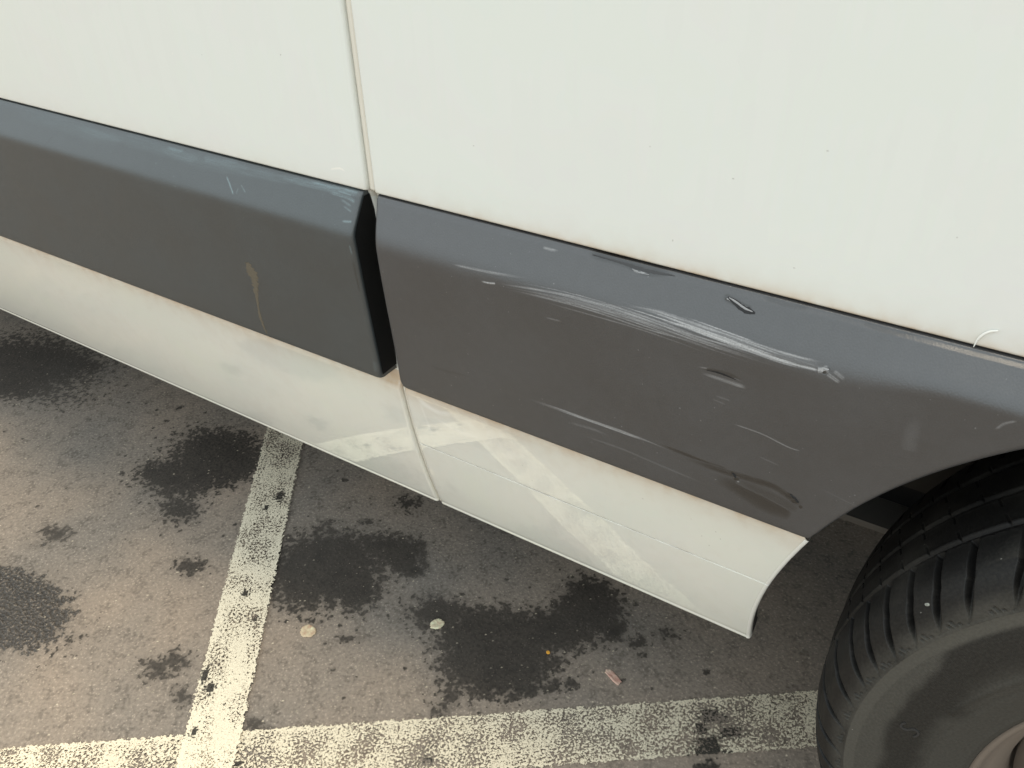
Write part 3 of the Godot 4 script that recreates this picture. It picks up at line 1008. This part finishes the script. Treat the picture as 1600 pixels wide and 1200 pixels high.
func right_scuffs() -> Scuff:
	var s := Scuff.new(0.0, 0.73, 0.62, 0.24, 2600.0)
	var px := 0.00085           # about one pixel of the photograph
	# [line, width in pixels, amount, streak, relief, fade in, fade out]
	for q in [
		[[[0.1052, 0.6870], [0.1478, 0.6895], [0.1874, 0.6934]], 3, 0.42, 0.5, 0.1, 0.2, 0.5],
		[[[0.1373, 0.6791], [0.1449, 0.6795], [0.1524, 0.6809]], 3, 0.75, 0.3, 0.5, 0.3, 0.1],
		[[[0.1533, 0.6816], [0.1916, 0.6860], [0.2336, 0.6891], [0.2770, 0.6880], [0.3048, 0.6865], [0.3418, 0.6853], [0.3784, 0.6857], [0.4014, 0.6851], [0.4272, 0.6842]], 2.2, 0.55, 0.4, -0.3, 0.15, 0.15],
		[[[0.1726, 0.6791], [0.2119, 0.6812], [0.2493, 0.6816], [0.2919, 0.6796], [0.3323, 0.6799], [0.3659, 0.6772]], 1.8, 0.50, 0.4, -0.3, 0.2, 0.3],
		[[[0.1900, 0.6770], [0.2194, 0.6771], [0.2566, 0.6776], [0.2920, 0.6773], [0.3327, 0.6747], [0.3602, 0.6713]], 1.6, 0.34, 0.4, -0.1, 0.3, 0.4],
		[[[0.1803, 0.6799], [0.2235, 0.6839], [0.2624, 0.6847], [0.3054, 0.6829], [0.3425, 0.6816], [0.3736, 0.6795]], 6, 0.14, 0.4, -0.1, 0.3, 0.4],
		[[[0.2729, 0.6929], [0.2969, 0.6950], [0.3293, 0.6938], [0.3502, 0.6928], [0.3752, 0.6924], [0.4067, 0.6913], [0.4306, 0.6922]], 2.0, 0.60, 0.4, 0.1, 0.2, 0.1],
		[[[0.3040, 0.6900], [0.3330, 0.6902], [0.3591, 0.6882], [0.3781, 0.6869], [0.4025, 0.6854], [0.4290, 0.6861]], 2.6, 0.85, 0.3, -0.5, 0.15, 0.05],
		[[[0.3291, 0.6915], [0.3590, 0.6901], [0.3780, 0.6889], [0.4023, 0.6880], [0.4308, 0.6887]], 9, 0.20, 0.5, -0.1, 0.4, 0.1],
		[[[0.2659, 0.6871], [0.2938, 0.6873], [0.3213, 0.6845], [0.3424, 0.6827], [0.3792, 0.6803], [0.4046, 0.6798]], 1.8, 0.42, 0.4, -0.2, 0.3, 0.4],
		[[[0.4277, 0.6864], [0.4331, 0.6876]], 7, 0.72, 0.5, 0.8, 0.1, 0.2],
		[[[0.4318, 0.6910], [0.4329, 0.6885], [0.4348, 0.6860]], 4, 0.45, 0.6, 0.4, 0.2, 0.2],
		[[[0.4348, 0.6854], [0.4446, 0.6814]], 5, 0.42, 0.7, 0.2, 0.1, 0.3], [[[0.4384, 0.6889], [0.4472, 0.6851]], 4, 0.32, 0.7, 0.1, 0.2, 0.3],
		[[[0.3435, 0.6575], [0.3603, 0.6596], [0.3758, 0.6576]], 5, -0.55, 0.4, -0.5, 0.2, 0.3], [[[0.3426, 0.6531], [0.3609, 0.6527], [0.3802, 0.6521]], 5, 0.40, 0.7, 0.0, 0.3, 0.2],
		[[[0.3388, 0.6581], [0.3564, 0.6597], [0.3771, 0.6566]], 1.6, 0.42, 0.6, 0.2, 0.2, 0.3],
		[[[0.3472, 0.7156], [0.3605, 0.7126], [0.3707, 0.7113]], 7.5, -0.85, 0.1, -0.9, 0.15, 0.15], [[[0.3483, 0.7152], [0.3605, 0.7128], [0.3691, 0.7116]], 2.0, 0.9, 0.1, 0.9, 0.15, 0.2],
		[[[0.2296, 0.7207], [0.2582, 0.7209], [0.2799, 0.7193], [0.3036, 0.7208]], 9, -0.85, 0.2, -0.3, 0.2, 0.2], [[[0.3752, 0.7209], [0.3952, 0.7201], [0.4101, 0.7212]], 4, -0.40, 0.3, -0.3, 0.2, 0.2], [[[0.4451, 0.7209], [0.4651, 0.7199], [0.4830, 0.7212]], 4, -0.40, 0.3, -0.3, 0.2, 0.2],
		[[[0.2699, 0.7179], [0.2765, 0.7170], [0.2845, 0.7177]], 2.5, 0.75, 0.2, 0.4, 0.3, 0.3], [[[0.1890, 0.7167], [0.1967, 0.7166], [0.2048, 0.7172]], 2.5, 0.55, 0.5, 0.2, 0.2, 0.4],
		[[[0.2020, 0.6614], [0.2176, 0.6620]], 2, 0.28, 0.4, 0.1, 0.3, 0.3],
		[[[0.1751, 0.5622], [0.2054, 0.5628], [0.2367, 0.5628], [0.2710, 0.5629], [0.2943, 0.5623], [0.3209, 0.5610]], 2.6, 0.60, 0.3, 0.2, 0.35, 0.3],
		[[[0.3114, 0.5627], [0.3337, 0.5621], [0.3519, 0.5610], [0.3749, 0.5613]], 5, -0.75, 0.5, -0.4, 0.3, 0.1], [[[0.3341, 0.5576], [0.3541, 0.5574], [0.3787, 0.5585], [0.3958, 0.5597], [0.4159, 0.5603], [0.4388, 0.5496]], 9, -0.75, 0.5, -0.4, 0.3, 0.1],
		[[[0.3624, 0.5458], [0.3855, 0.5456], [0.4019, 0.5413], [0.4159, 0.5386], [0.4325, 0.5391]], 26, -0.66, 0.15, 0.0, 0.35, 0.08], [[[0.3829, 0.5530], [0.4019, 0.5510], [0.4159, 0.5490], [0.4366, 0.5441]], 12, -0.30, 0.6, -0.2, 0.3, 0.1],
		
		[[[0.2221, 0.5506], [0.2470, 0.5526], [0.2652, 0.5519]], 4, 0.22, 0.6, 0.0, 0.3, 0.4], [[[0.2367, 0.5407], [0.2775, 0.5414], [0.3167, 0.5384], [0.3634, 0.5352]], 3, 0.17, 0.7, 0.0, 0.2, 0.3],
		[[[0.3742, 0.6126], [0.3972, 0.6118], [0.4186, 0.6074], [0.4287, 0.6077]], 1.6, 0.50, 0.4, 0.2, 0.15, 0.1], [[[0.3972, 0.5878], [0.4163, 0.5851]], 1.6, 0.2, 0.4, 0.0, 0.3, 0.3],
		[[[0.0621, 0.5597], [0.0874, 0.5608], [0.1182, 0.5642]], 3, -0.28, 0.6, 0.0, 0.3, 0.4], [[[0.0661, 0.5582], [0.0972, 0.5600]], 2, -0.22, 0.6, 0.0, 0.3, 0.4],
		[[[0.4980, 0.6736], [0.4988, 0.6551], [0.5003, 0.6401]], 13, 0.10, 0.1, 0.0, 0.5, 0.03], [[[0.5457, 0.6799], [0.5494, 0.6867], [0.5554, 0.6915]], 2.4, 0.4, 0.6, 0.1, 0.2, 0.2],
		[[[0.3559, 0.6352], [0.3695, 0.6347]], 2, 0.18, 0.5, 0.0, 0.3, 0.3], [[[0.3539, 0.6307], [0.3656, 0.6297]], 2, 0.15, 0.5, 0.0, 0.3, 0.3], [[[0.4465, 0.5768], [0.4758, 0.5709], [0.5051, 0.5669]], 1.5, 0.14, 0.5, 0.0, 0.3, 0.3]]:
		s.stroke(line_of(q[0], s), q[1] * px, q[2], q[3], q[4], q[5], q[6])
	for q in [[0.3788, 0.5602, 0.0022, -0.8, 0.9], [0.3829, 0.5550, 0.0026, -0.75, 0.9], [0.3845, 0.5526, 0.0012, 0.5, 0.9], [0.4270, 0.5580, 0.0030, -0.7, 0.9], [0.4318, 0.5530, 0.0026, -0.8, 0.9], [0.4376, 0.5495, 0.0020, -0.7, 0.8], [0.4325, 0.6860, 0.0016, -0.8, -0.8], [0.4542, 0.5207, 0.0036, -0.55, 0.0], [0.4527, 0.5181, 0.002, -0.5, 0.0], [0.4311, 0.6876, 0.002, 0.75, 0.9]]:
		s.blot(q[0], q[1], q[2], q[3], q[4])
	for k in 150:
		s.blot(rng.randf_range(0.01, 0.6), rng.randf_range(0.51, 0.72), rng.randf_range(0.0003, 0.0007), rng.randf_range(0.1, 0.5), 0.1)
	var main := line_of([[0.262, 0.6950], [0.3100, 0.6938], [0.3570, 0.6908], [0.4000, 0.6876], [0.4300, 0.6862]], s)
	s.bundle(main, 20, 0.0080, 0.0008, 0.85, 5)
	var low := line_of([[0.155, 0.6812], [0.192, 0.6850], [0.234, 0.6870], [0.277, 0.6865], [0.31, 0.6845], [0.345, 0.6822], [0.39, 0.6800]], s)
	s.bundle(low, 22, 0.0085, 0.0007, 0.60, 6)
	var deep := line_of([[0.325, 0.6905], [0.3570, 0.6890], [0.3770, 0.6868], [0.4020, 0.6852], [0.4290, 0.6860]], s)
	s.bundle(deep, 9, 0.0030, 0.0008, 1.0, 7)
	var under := line_of([[0.175, 0.5620], [0.2385, 0.5622], [0.2970, 0.5620], [0.325, 0.5600]], s)
	s.bundle(under, 7, 0.0026, 0.0008, 0.75, 8)
	return s


func left_scuffs() -> Scuff:
	var s := Scuff.new(-0.82, 0.73, 0.82, 0.24, 2200.0)
	var px := 0.00085
	for q in [
		[[[-0.56, 0.7150], [-0.46, 0.7150], [-0.40, 0.7120], [-0.34, 0.7150]], 20, 0.13, 0.5, 0.0, 0.3, 0.3], [[[-0.45, 0.7165], [-0.40, 0.7140], [-0.36, 0.7150], [-0.33, 0.7170]], 12, 0.26, 0.6, 0.0, 0.3, 0.3], [[[-0.43, 0.7175], [-0.4, 0.716], [-0.385, 0.7155]], 8, 0.25, 0.6, 0.0, 0.4, 0.3],
		[[[-0.37, 0.7165], [-0.29, 0.7160], [-0.21, 0.7150], [-0.12, 0.7170]], 18, 0.17, 0.6, 0.0, 0.2, 0.3], [[[-0.30, 0.7175], [-0.27, 0.7150], [-0.235, 0.7150], [-0.215, 0.7172]], 12, 0.30, 0.6, 0.0, 0.3, 0.3], [[[-0.285, 0.7185], [-0.262, 0.7180], [-0.25, 0.7190]], 5, 0.5, 0.6, 0.0, 0.4, 0.3],
		[[[-0.225, 0.7165], [-0.165, 0.7180]], 12, 0.32, 0.6, 0.0, 0.2, 0.3], [[[-0.20, 0.7170], [-0.15, 0.7178], [-0.105, 0.7175]], 8, 0.26, 0.7, 0.0, 0.3, 0.3], [[[-0.19, 0.7135], [-0.14, 0.7145], [-0.09, 0.7155]], 5, 0.2, 0.7, 0.0, 0.3, 0.3],
		[[[-0.13, 0.7180], [-0.0775, 0.7188], [-0.0395, 0.7200], [-0.0099, 0.7205]], 7, 0.36, 0.8, 0.0, 0.3, 0.1], [[[-0.10, 0.7165], [-0.07, 0.7170], [-0.03, 0.7180]], 3, 0.3, 0.7, 0.0, 0.3, 0.3], [[[-0.08, 0.7205], [-0.04, 0.7208], [-0.012, 0.7209]], 3, 0.6, 0.6, 0.3, 0.3, 0.1],
		[[[-0.0487, 0.7167], [-0.0251, 0.7160], [-0.0138, 0.7137]], 4, 0.55, 0.8, 0.3, 0.3, 0.1], [[[-0.0393, 0.7191], [-0.0190, 0.7186]], 3, 0.5, 0.8, 0.2, 0.3, 0.2], [[[-0.0316, 0.7134], [-0.0169, 0.7100]], 2.5, 0.5, 0.7, 0.2, 0.3, 0.2], [[[-0.0265, 0.7087], [-0.0149, 0.7057]], 2, 0.4, 0.6, 0.2, 0.3, 0.2],
		[[[-0.1837, 0.7076], [-0.1747, 0.6996], [-0.1680, 0.6933]], 2.4, 0.72, 0.3, 0.3, 0.15, 0.2], [[[-0.1615, 0.7038], [-0.1524, 0.6980]], 1.8, 0.40, 0.3, 0.1, 0.2, 0.2], [[[-0.1651, 0.6949], [-0.1636, 0.7003]], 1.8, 0.36, 0.3, 0.1, 0.2, 0.2],
		[[[-0.0239, 0.6967], [-0.0125, 0.6981]], 2.4, 0.7, 0.3, 0.3, 0.3, 0.1], [[[-0.4711, 0.7031], [-0.4854, 0.6902]], 2, -0.4, 0.3, -0.1, 0.3, 0.3],
		[[[-0.0132, 0.6607], [-0.0131, 0.6460], [-0.0125, 0.6215]], 2.5, -0.5, 0.6, -0.5, 0.2, 0.2], [[[-0.0125, 0.5382], [-0.0134, 0.5235]], 8, 0.16, 0.6, 0.0, 0.3, 0.1], [[[-0.0137, 0.6764], [-0.0127, 0.6656]], 2.0, 0.4, 0.5, 0.2, 0.2, 0.3]]:
		s.stroke(line_of(q[0], s), q[1] * px, q[2], q[3], q[4], q[5], q[6])
	for k in 90:
		s.blot(rng.randf_range(-0.8, -0.03), rng.randf_range(0.51, 0.72), rng.randf_range(0.0003, 0.0008), rng.randf_range(0.1, 0.5), 0.1)
	return s


func build_van() -> void:
	var van := Node3D.new()
	van.name = "van"
	van.position = van_at
	add_child(van)
	tag(van, "white van with scratched dark grey side trim parked over the painted lines", "van")
	var home := -van_at
	var paint := white_paint()
	var seam_left := -0.0052
	var seam_right := 0.0046
	var gap := func(y: float) -> float: return lerpf(0.55, 1.0, smoothstep(0.49, 0.53, y))

	# body panels with rounded seam edges
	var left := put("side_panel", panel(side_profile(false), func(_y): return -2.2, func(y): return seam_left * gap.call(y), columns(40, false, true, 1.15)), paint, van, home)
	left.set_meta("label", "white panel left of the seam, above and below the scuffed trim")
	var prof := side_profile(true)
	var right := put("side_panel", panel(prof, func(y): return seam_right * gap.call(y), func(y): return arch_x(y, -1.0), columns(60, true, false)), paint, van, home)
	right.set_meta("label", "white panel right of the seam, cut by the wheel arch")
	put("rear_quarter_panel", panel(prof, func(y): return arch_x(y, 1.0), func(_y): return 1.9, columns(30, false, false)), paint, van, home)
	# rolled edge of the wheel arch
	var rows := []
	for q in prof:
		if q.x > 0.4915 or q.x < 0.2775:
			continue
		var ax := arch_x(q.x, -1.0)
		var row := PackedVector3Array()
		var nx := Vector2(WX - ax, WR - q.x).normalized()
		for e in [[-0.002, 0.0003], [-0.0005, 0.0003], [0.0008, 0.0], [0.0017, -0.0008], [0.0021, -0.002], [0.0022, -0.004], [0.002, -0.0065]]:
			row.append(Vector3(ax + nx.x * e[0], q.x + nx.y * e[0], q.y + e[1]))
		rows.append(row)
	var lip_mat := mat(lin(0.80, 0.79, 0.73), 0.35)
	lip_mat.clearcoat_enabled = true
	put("wheel_arch_lip", grid(rows, []), lip_mat, van, home)

	rows = []
	for q in prof:
		if q.x > 0.482 or q.x < 0.2775:
			continue
		var ax := arch_x(q.x, -1.0)
		var nx := Vector2(WX - ax, WR - q.x).normalized()
		var row := PackedVector3Array()
		for e in [[0.002, -0.0068], [0.0012, -0.016], [0.0, -0.028], [-0.03, -0.04]]:
			row.append(Vector3(ax + nx.x * e[0], q.x + nx.y * e[0], q.y + e[1]))
		rows.append(row)
	put("inner_flange", grid(rows, []), mat(lin(0.02, 0.018, 0.016), 0.9), van, home)

	# beige sealer in the seam
	rows = []
	for q in side_profile(false):
		var g: float = gap.call(q.x)
		var row := PackedVector3Array()
		for e in [[-0.0065, -0.009], [-0.0035, -0.0045], [-0.001, -0.0034], [0.0012, -0.0036], [0.0035, -0.0048], [0.0055, -0.009]]:
			row.append(Vector3(e[0] * g, q.x, q.y + e[1]))
		rows.append(row)
	put("seam_sealer", grid(rows, []), mat(lin(0.74, 0.70, 0.61), 0.5), van, home)

	# the two pieces of dark trim
	var t1 := put("side_trim", left_trim_mesh(), trim_material(left_scuffs(), Vector3(0.222, 0.243, 0.250), Vector3(0.50, 0.58, 0.60), Vector3(0.09, 0.09, 0.09), 71), van, home)
	t1.set_meta("label", "dark grey trim left of the seam with whitish scuffs and a brown drip")
	var t2 := put("side_trim", right_trim_mesh(), trim_material(right_scuffs(), Vector3(0.245, 0.247, 0.253), Vector3(0.70, 0.70, 0.70), Vector3(0.08, 0.078, 0.075), 81), van, home)
	t2.set_meta("label", "dark grey trim right of the seam with long pale scratches, reaching the wheel arch")
	rows = []
	for q in left_trim_end():
		rows.append(PackedVector3Array([Vector3(q.x, q.y, -0.0138), Vector3(q.x, q.y, lerpf(-0.0138, q.z, 0.6)), Vector3(q.x, q.y, q.z)]))
	var cap := mat(lin(0.006, 0.006, 0.006), 0.75)
	cap.metallic_specular = 0.3
	put("end_cap", grid(rows, []), cap, t1)
	put("dried_drip", trim_strip([[-0.1720, 0.6151], [-0.1679, 0.6014], [-0.1693, 0.5872], [-0.1722, 0.5715], [-0.1762, 0.5480], [-0.1761, 0.5337], [-0.1733, 0.5195]], [0.0035, 0.0072, 0.0060, 0.0048, 0.0024, 0.0019, 0.0016, 0.0021, 0.0017, 0.0009], 0.0001, 3), mat(lin(0.125, 0.105, 0.074), 0.85), t1)
	# gouges in the right trim: torn dark plastic with a pale curled edge
	var torn := mat(lin(0.020, 0.020, 0.021), 0.6)
	torn.metallic_specular = 0.4
	var pale := mat(lin(0.26, 0.26, 0.265), 0.4)
	put("gouge", trim_strip([[0.3505, 0.7160], [0.3570, 0.7138], [0.3640, 0.7115], [0.3735, 0.7104]], [0.0004, 0.0015, 0.0019, 0.0022, 0.0005], 0.0002, 11, 0.35, 0.0003), torn, t2)
	put("gouge_edge", trim_strip([[0.3515, 0.7160], [0.3580, 0.7142], [0.3650, 0.7120], [0.3715, 0.7111]], [0.0002, 0.0006, 0.0007, 0.0006, 0.0002], 0.0006, 12, 0.3, 0.0005), pale, t2)
	var scuffed := mat(lin(0.040, 0.040, 0.042), 0.65)
	scuffed.metallic_specular = 0.55
	put("gouge", trim_strip([[0.2340, 0.7207], [0.2520, 0.7203], [0.2700, 0.7197], [0.2850, 0.7192], [0.3060, 0.7206]], [0.0002, 0.0006, 0.0011, 0.0012, 0.0002], 0.00012, 13, 0.7, 0.0001), scuffed, t2)
	put("gouge_edge", trim_strip([[0.2710, 0.7180], [0.2770, 0.7169], [0.2860, 0.7171]], [0.0002, 0.0004, 0.0002], 0.0004, 14, 0.3, 0.0003), pale, t2)
	put("gouge", trim_strip([[0.3470, 0.6572], [0.3580, 0.6583], [0.3710, 0.6567]], [0.0001, 0.0009, 0.0001], 0.00012, 17, 0.4, 0.0001), torn, t2)
	put("gouge", trim_strip([[0.3790, 0.5600], [0.3810, 0.5578], [0.3823, 0.5556]], [0.0003, 0.0011, 0.0004], 0.0003, 18, 0.6, 0.0006), torn, t2)
	put("gouge", trim_strip([[0.4275, 0.5590], [0.4310, 0.5568], [0.4355, 0.5530]], [0.0003, 0.0013, 0.0003], 0.0003, 19, 0.6, 0.0006), torn, t2)
	put("gouge_edge", trim_strip([[0.4315, 0.6893], [0.4335, 0.6888], [0.4352, 0.6894]], [0.0004, 0.0010, 0.0003], 0.0004, 20, 0.6, 0.0008), pale, t2)

	# white curl of paint above the right trim
	var curl := smooth_line([Vector2(0.5173, 0.7232), Vector2(0.5180, 0.7290), Vector2(0.5199, 0.7335), Vector2(0.5232, 0.7372), Vector2(0.5276, 0.7392)], 0.0006)
	rows = []
	for i in curl.size():
		var f := float(i) / (curl.size() - 1)
		var t := (curl[mini(i + 1, curl.size() - 1)] - curl[maxi(i - 1, 0)]).normalized()
		var r := 0.0007 * (0.3 + 1.3 * f * (1.0 - f) * 2.0) + 0.0004 * f
		var row := PackedVector3Array()
		for k in 7:
			var a := TAU * k / 6.0
			row.append(Vector3(curl[i].x - t.y * cos(a) * r, curl[i].y + t.x * cos(a) * r, 0.0012 + sin(a) * r * 0.7))
		rows.append(row)
	put("paint_curl", grid(rows, []), mat(lin(0.85, 0.84, 0.78), 0.5), right)

	# wheel
	var wheel := Node3D.new()
	wheel.name = "wheel"
	wheel.position = home + Vector3(WX, WR, 0)
	van.add_child(wheel)
	var tyre := put("tyre", tyre_mesh(), tyre_material(), wheel)
	tyre.set_meta("label", "worn black tyre with a dusty sidewall")
	var steel := mat(lin(0.20, 0.165, 0.135), 0.6, 0.3)
	put("rim", lathe([[0.2155, 0.026], [0.2165, 0.0325], [0.2145, 0.0355], [0.2115, 0.0355], [0.2085, 0.0325], [0.206, 0.0265], [0.2035, 0.021], [0.199, 0.018], [0.194, 0.014], [0.188, 0.004], [0.184, -0.012], [0.182, -0.03], [0.182, -0.10], [0.20, -0.13], [0.2128, -0.14]], 160), steel, wheel)
	put("wheel_disc", disc_with_windows(), steel, wheel)
	put("hub_cap", lathe([[0.001, 0.03], [0.02, 0.03], [0.04, 0.026], [0.055, 0.012], [0.058, -0.002]], 48), mat(lin(0.05, 0.05, 0.05), 0.5), wheel)
	put("brake_drum", lathe([[0.001, -0.035], [0.14, -0.035], [0.15, -0.045], [0.15, -0.12]], 64), mat(lin(0.03, 0.026, 0.022), 0.8), wheel)
	var letter := TextMesh.new()
	letter.text = "S"
	letter.font_size = 40
	letter.pixel_size = 0.00055
	letter.depth = 0.0016
	var sf := SystemFont.new()
	sf.font_names = PackedStringArray(["Droid Sans"])
	letter.font = sf
	var em := put("lettering", letter, mat(lin(0.024, 0.024, 0.024), 0.6), wheel, Vector3(0.2695 * cos(deg_to_rad(173.0)), 0.2695 * sin(deg_to_rad(173.0)), 0.0476))
	em.rotation.z = deg_to_rad(73.0)
	var front := wheel.duplicate()
	front.name = "wheel_001"
	front.position.x -= 3.66
	van.add_child(front)

	# wheel housing and underside
	var black := mat(lin(0.012, 0.012, 0.012), 0.9)
	var grime := mat(lin(0.045, 0.04, 0.034), 0.95)
	rows = []
	for k in 41:
		var a := deg_to_rad(8.0 + 150.0 * k / 40.0)
		var row := PackedVector3Array()
		for q in [[RA + 0.012, -0.024], [RA + 0.016, -0.05], [RA + 0.016, -0.255]]:
			row.append(Vector3(WX + q[0] * cos(a), WR + q[0] * sin(a), q[1]))
		rows.append(row)
	put("wheel_housing", grid(rows, []), grime, van, home)
	put("inner_wall", box(Vector3(-1.2, 0.385, -0.262), Vector3(1.9, 0.86, -0.252)), grime, van, home)
	put("chassis_rail", box(Vector3(-2.0, 0.318, -0.36), Vector3(1.9, 0.384, -0.30)), black, van, home)
	put("rail_flange", box(Vector3(-2.0, 0.3075, -0.36), Vector3(1.9, 0.3165, -0.252)), mat(lin(0.16, 0.15, 0.135), 0.6), van, home)
	put("floor", box(Vector3(-2.9, 0.36, -1.93), Vector3(0.40, 0.39, -0.075)), black, van, home)
	put("rear_floor", box(Vector3(0.402, 0.40, -1.93), Vector3(1.89, 0.43, -0.37)), black, van, home)

	# the rest of the shell
	var plain := mat(lin(0.80, 0.80, 0.755), 0.3)
	plain.clearcoat_enabled = true
	put("roof", box(Vector3(-2.2, 2.42, -1.7), Vector3(1.9, 2.45, -0.3)), plain, van, home)
	put("far_side", box(Vector3(-2.2, 0.29, -2.0), Vector3(1.9, 2.42, -1.97)), plain, van, home)
	put("rear_doors", box(Vector3(1.902, 0.34, -1.95), Vector3(1.94, 2.42, -0.08)), plain, van, home)
	rows = []
	for q in [[-2.204, 2.40, 0.30], [-2.5, 2.36, 0.31], [-2.8, 2.15, 0.30], [-3.1, 1.72, 0.24], [-3.35, 1.28, 0.12], [-3.6, 1.13, 0.10], [-3.85, 0.98, 0.12], [-3.97, 0.78, 0.2], [-4.0, 0.45, 0.3]]:
		var row := PackedVector3Array()
		for e in [[0.34, 0.04], [0.6, 0.0], [0.85, 0.0], [0.97, 0.4], [1.0, 1.0]]:
			row.append(Vector3(q[0], maxf(0.34, q[1] * e[0]) if e[0] > 0.35 else 0.34, -0.004 - q[2] * e[1] - maxf(0.0, -3.5 - q[0]) * 0.3))
		for e in [[1.0, 1.0], [0.97, 0.4], [0.85, 0.0], [0.6, 0.0], [0.34, 0.04]]:
			row.append(Vector3(q[0], maxf(0.34, q[1] * e[0]) if e[0] > 0.35 else 0.34, -1.996 + q[2] * e[1] + maxf(0.0, -3.5 - q[0]) * 0.3))
		rows.append(row)
	put("cab", grid(rows, [], true), plain, van, home)
	put("windscreen", quad(Vector3(-2.80, 2.13, -0.36), Vector3(-3.36, 1.31, -0.2), Vector3(-3.36, 1.31, -1.8), Vector3(-2.80, 2.13, -1.64), 1.0), mat(lin(0.02, 0.025, 0.03), 0.05), van, home)
	put("door_window", box(Vector3(-3.05, 1.35, -0.08), Vector3(-2.35, 1.95, 0.004)), mat(lin(0.02, 0.025, 0.03), 0.05), van, home)


func box(a: Vector3, b: Vector3) -> ArrayMesh:
	var bm := BoxMesh.new()
	bm.size = (b - a).abs()
	var st := SurfaceTool.new()
	st.append_from(bm, 0, Transform3D(Basis(), (a + b) / 2.0))
	return st.commit()
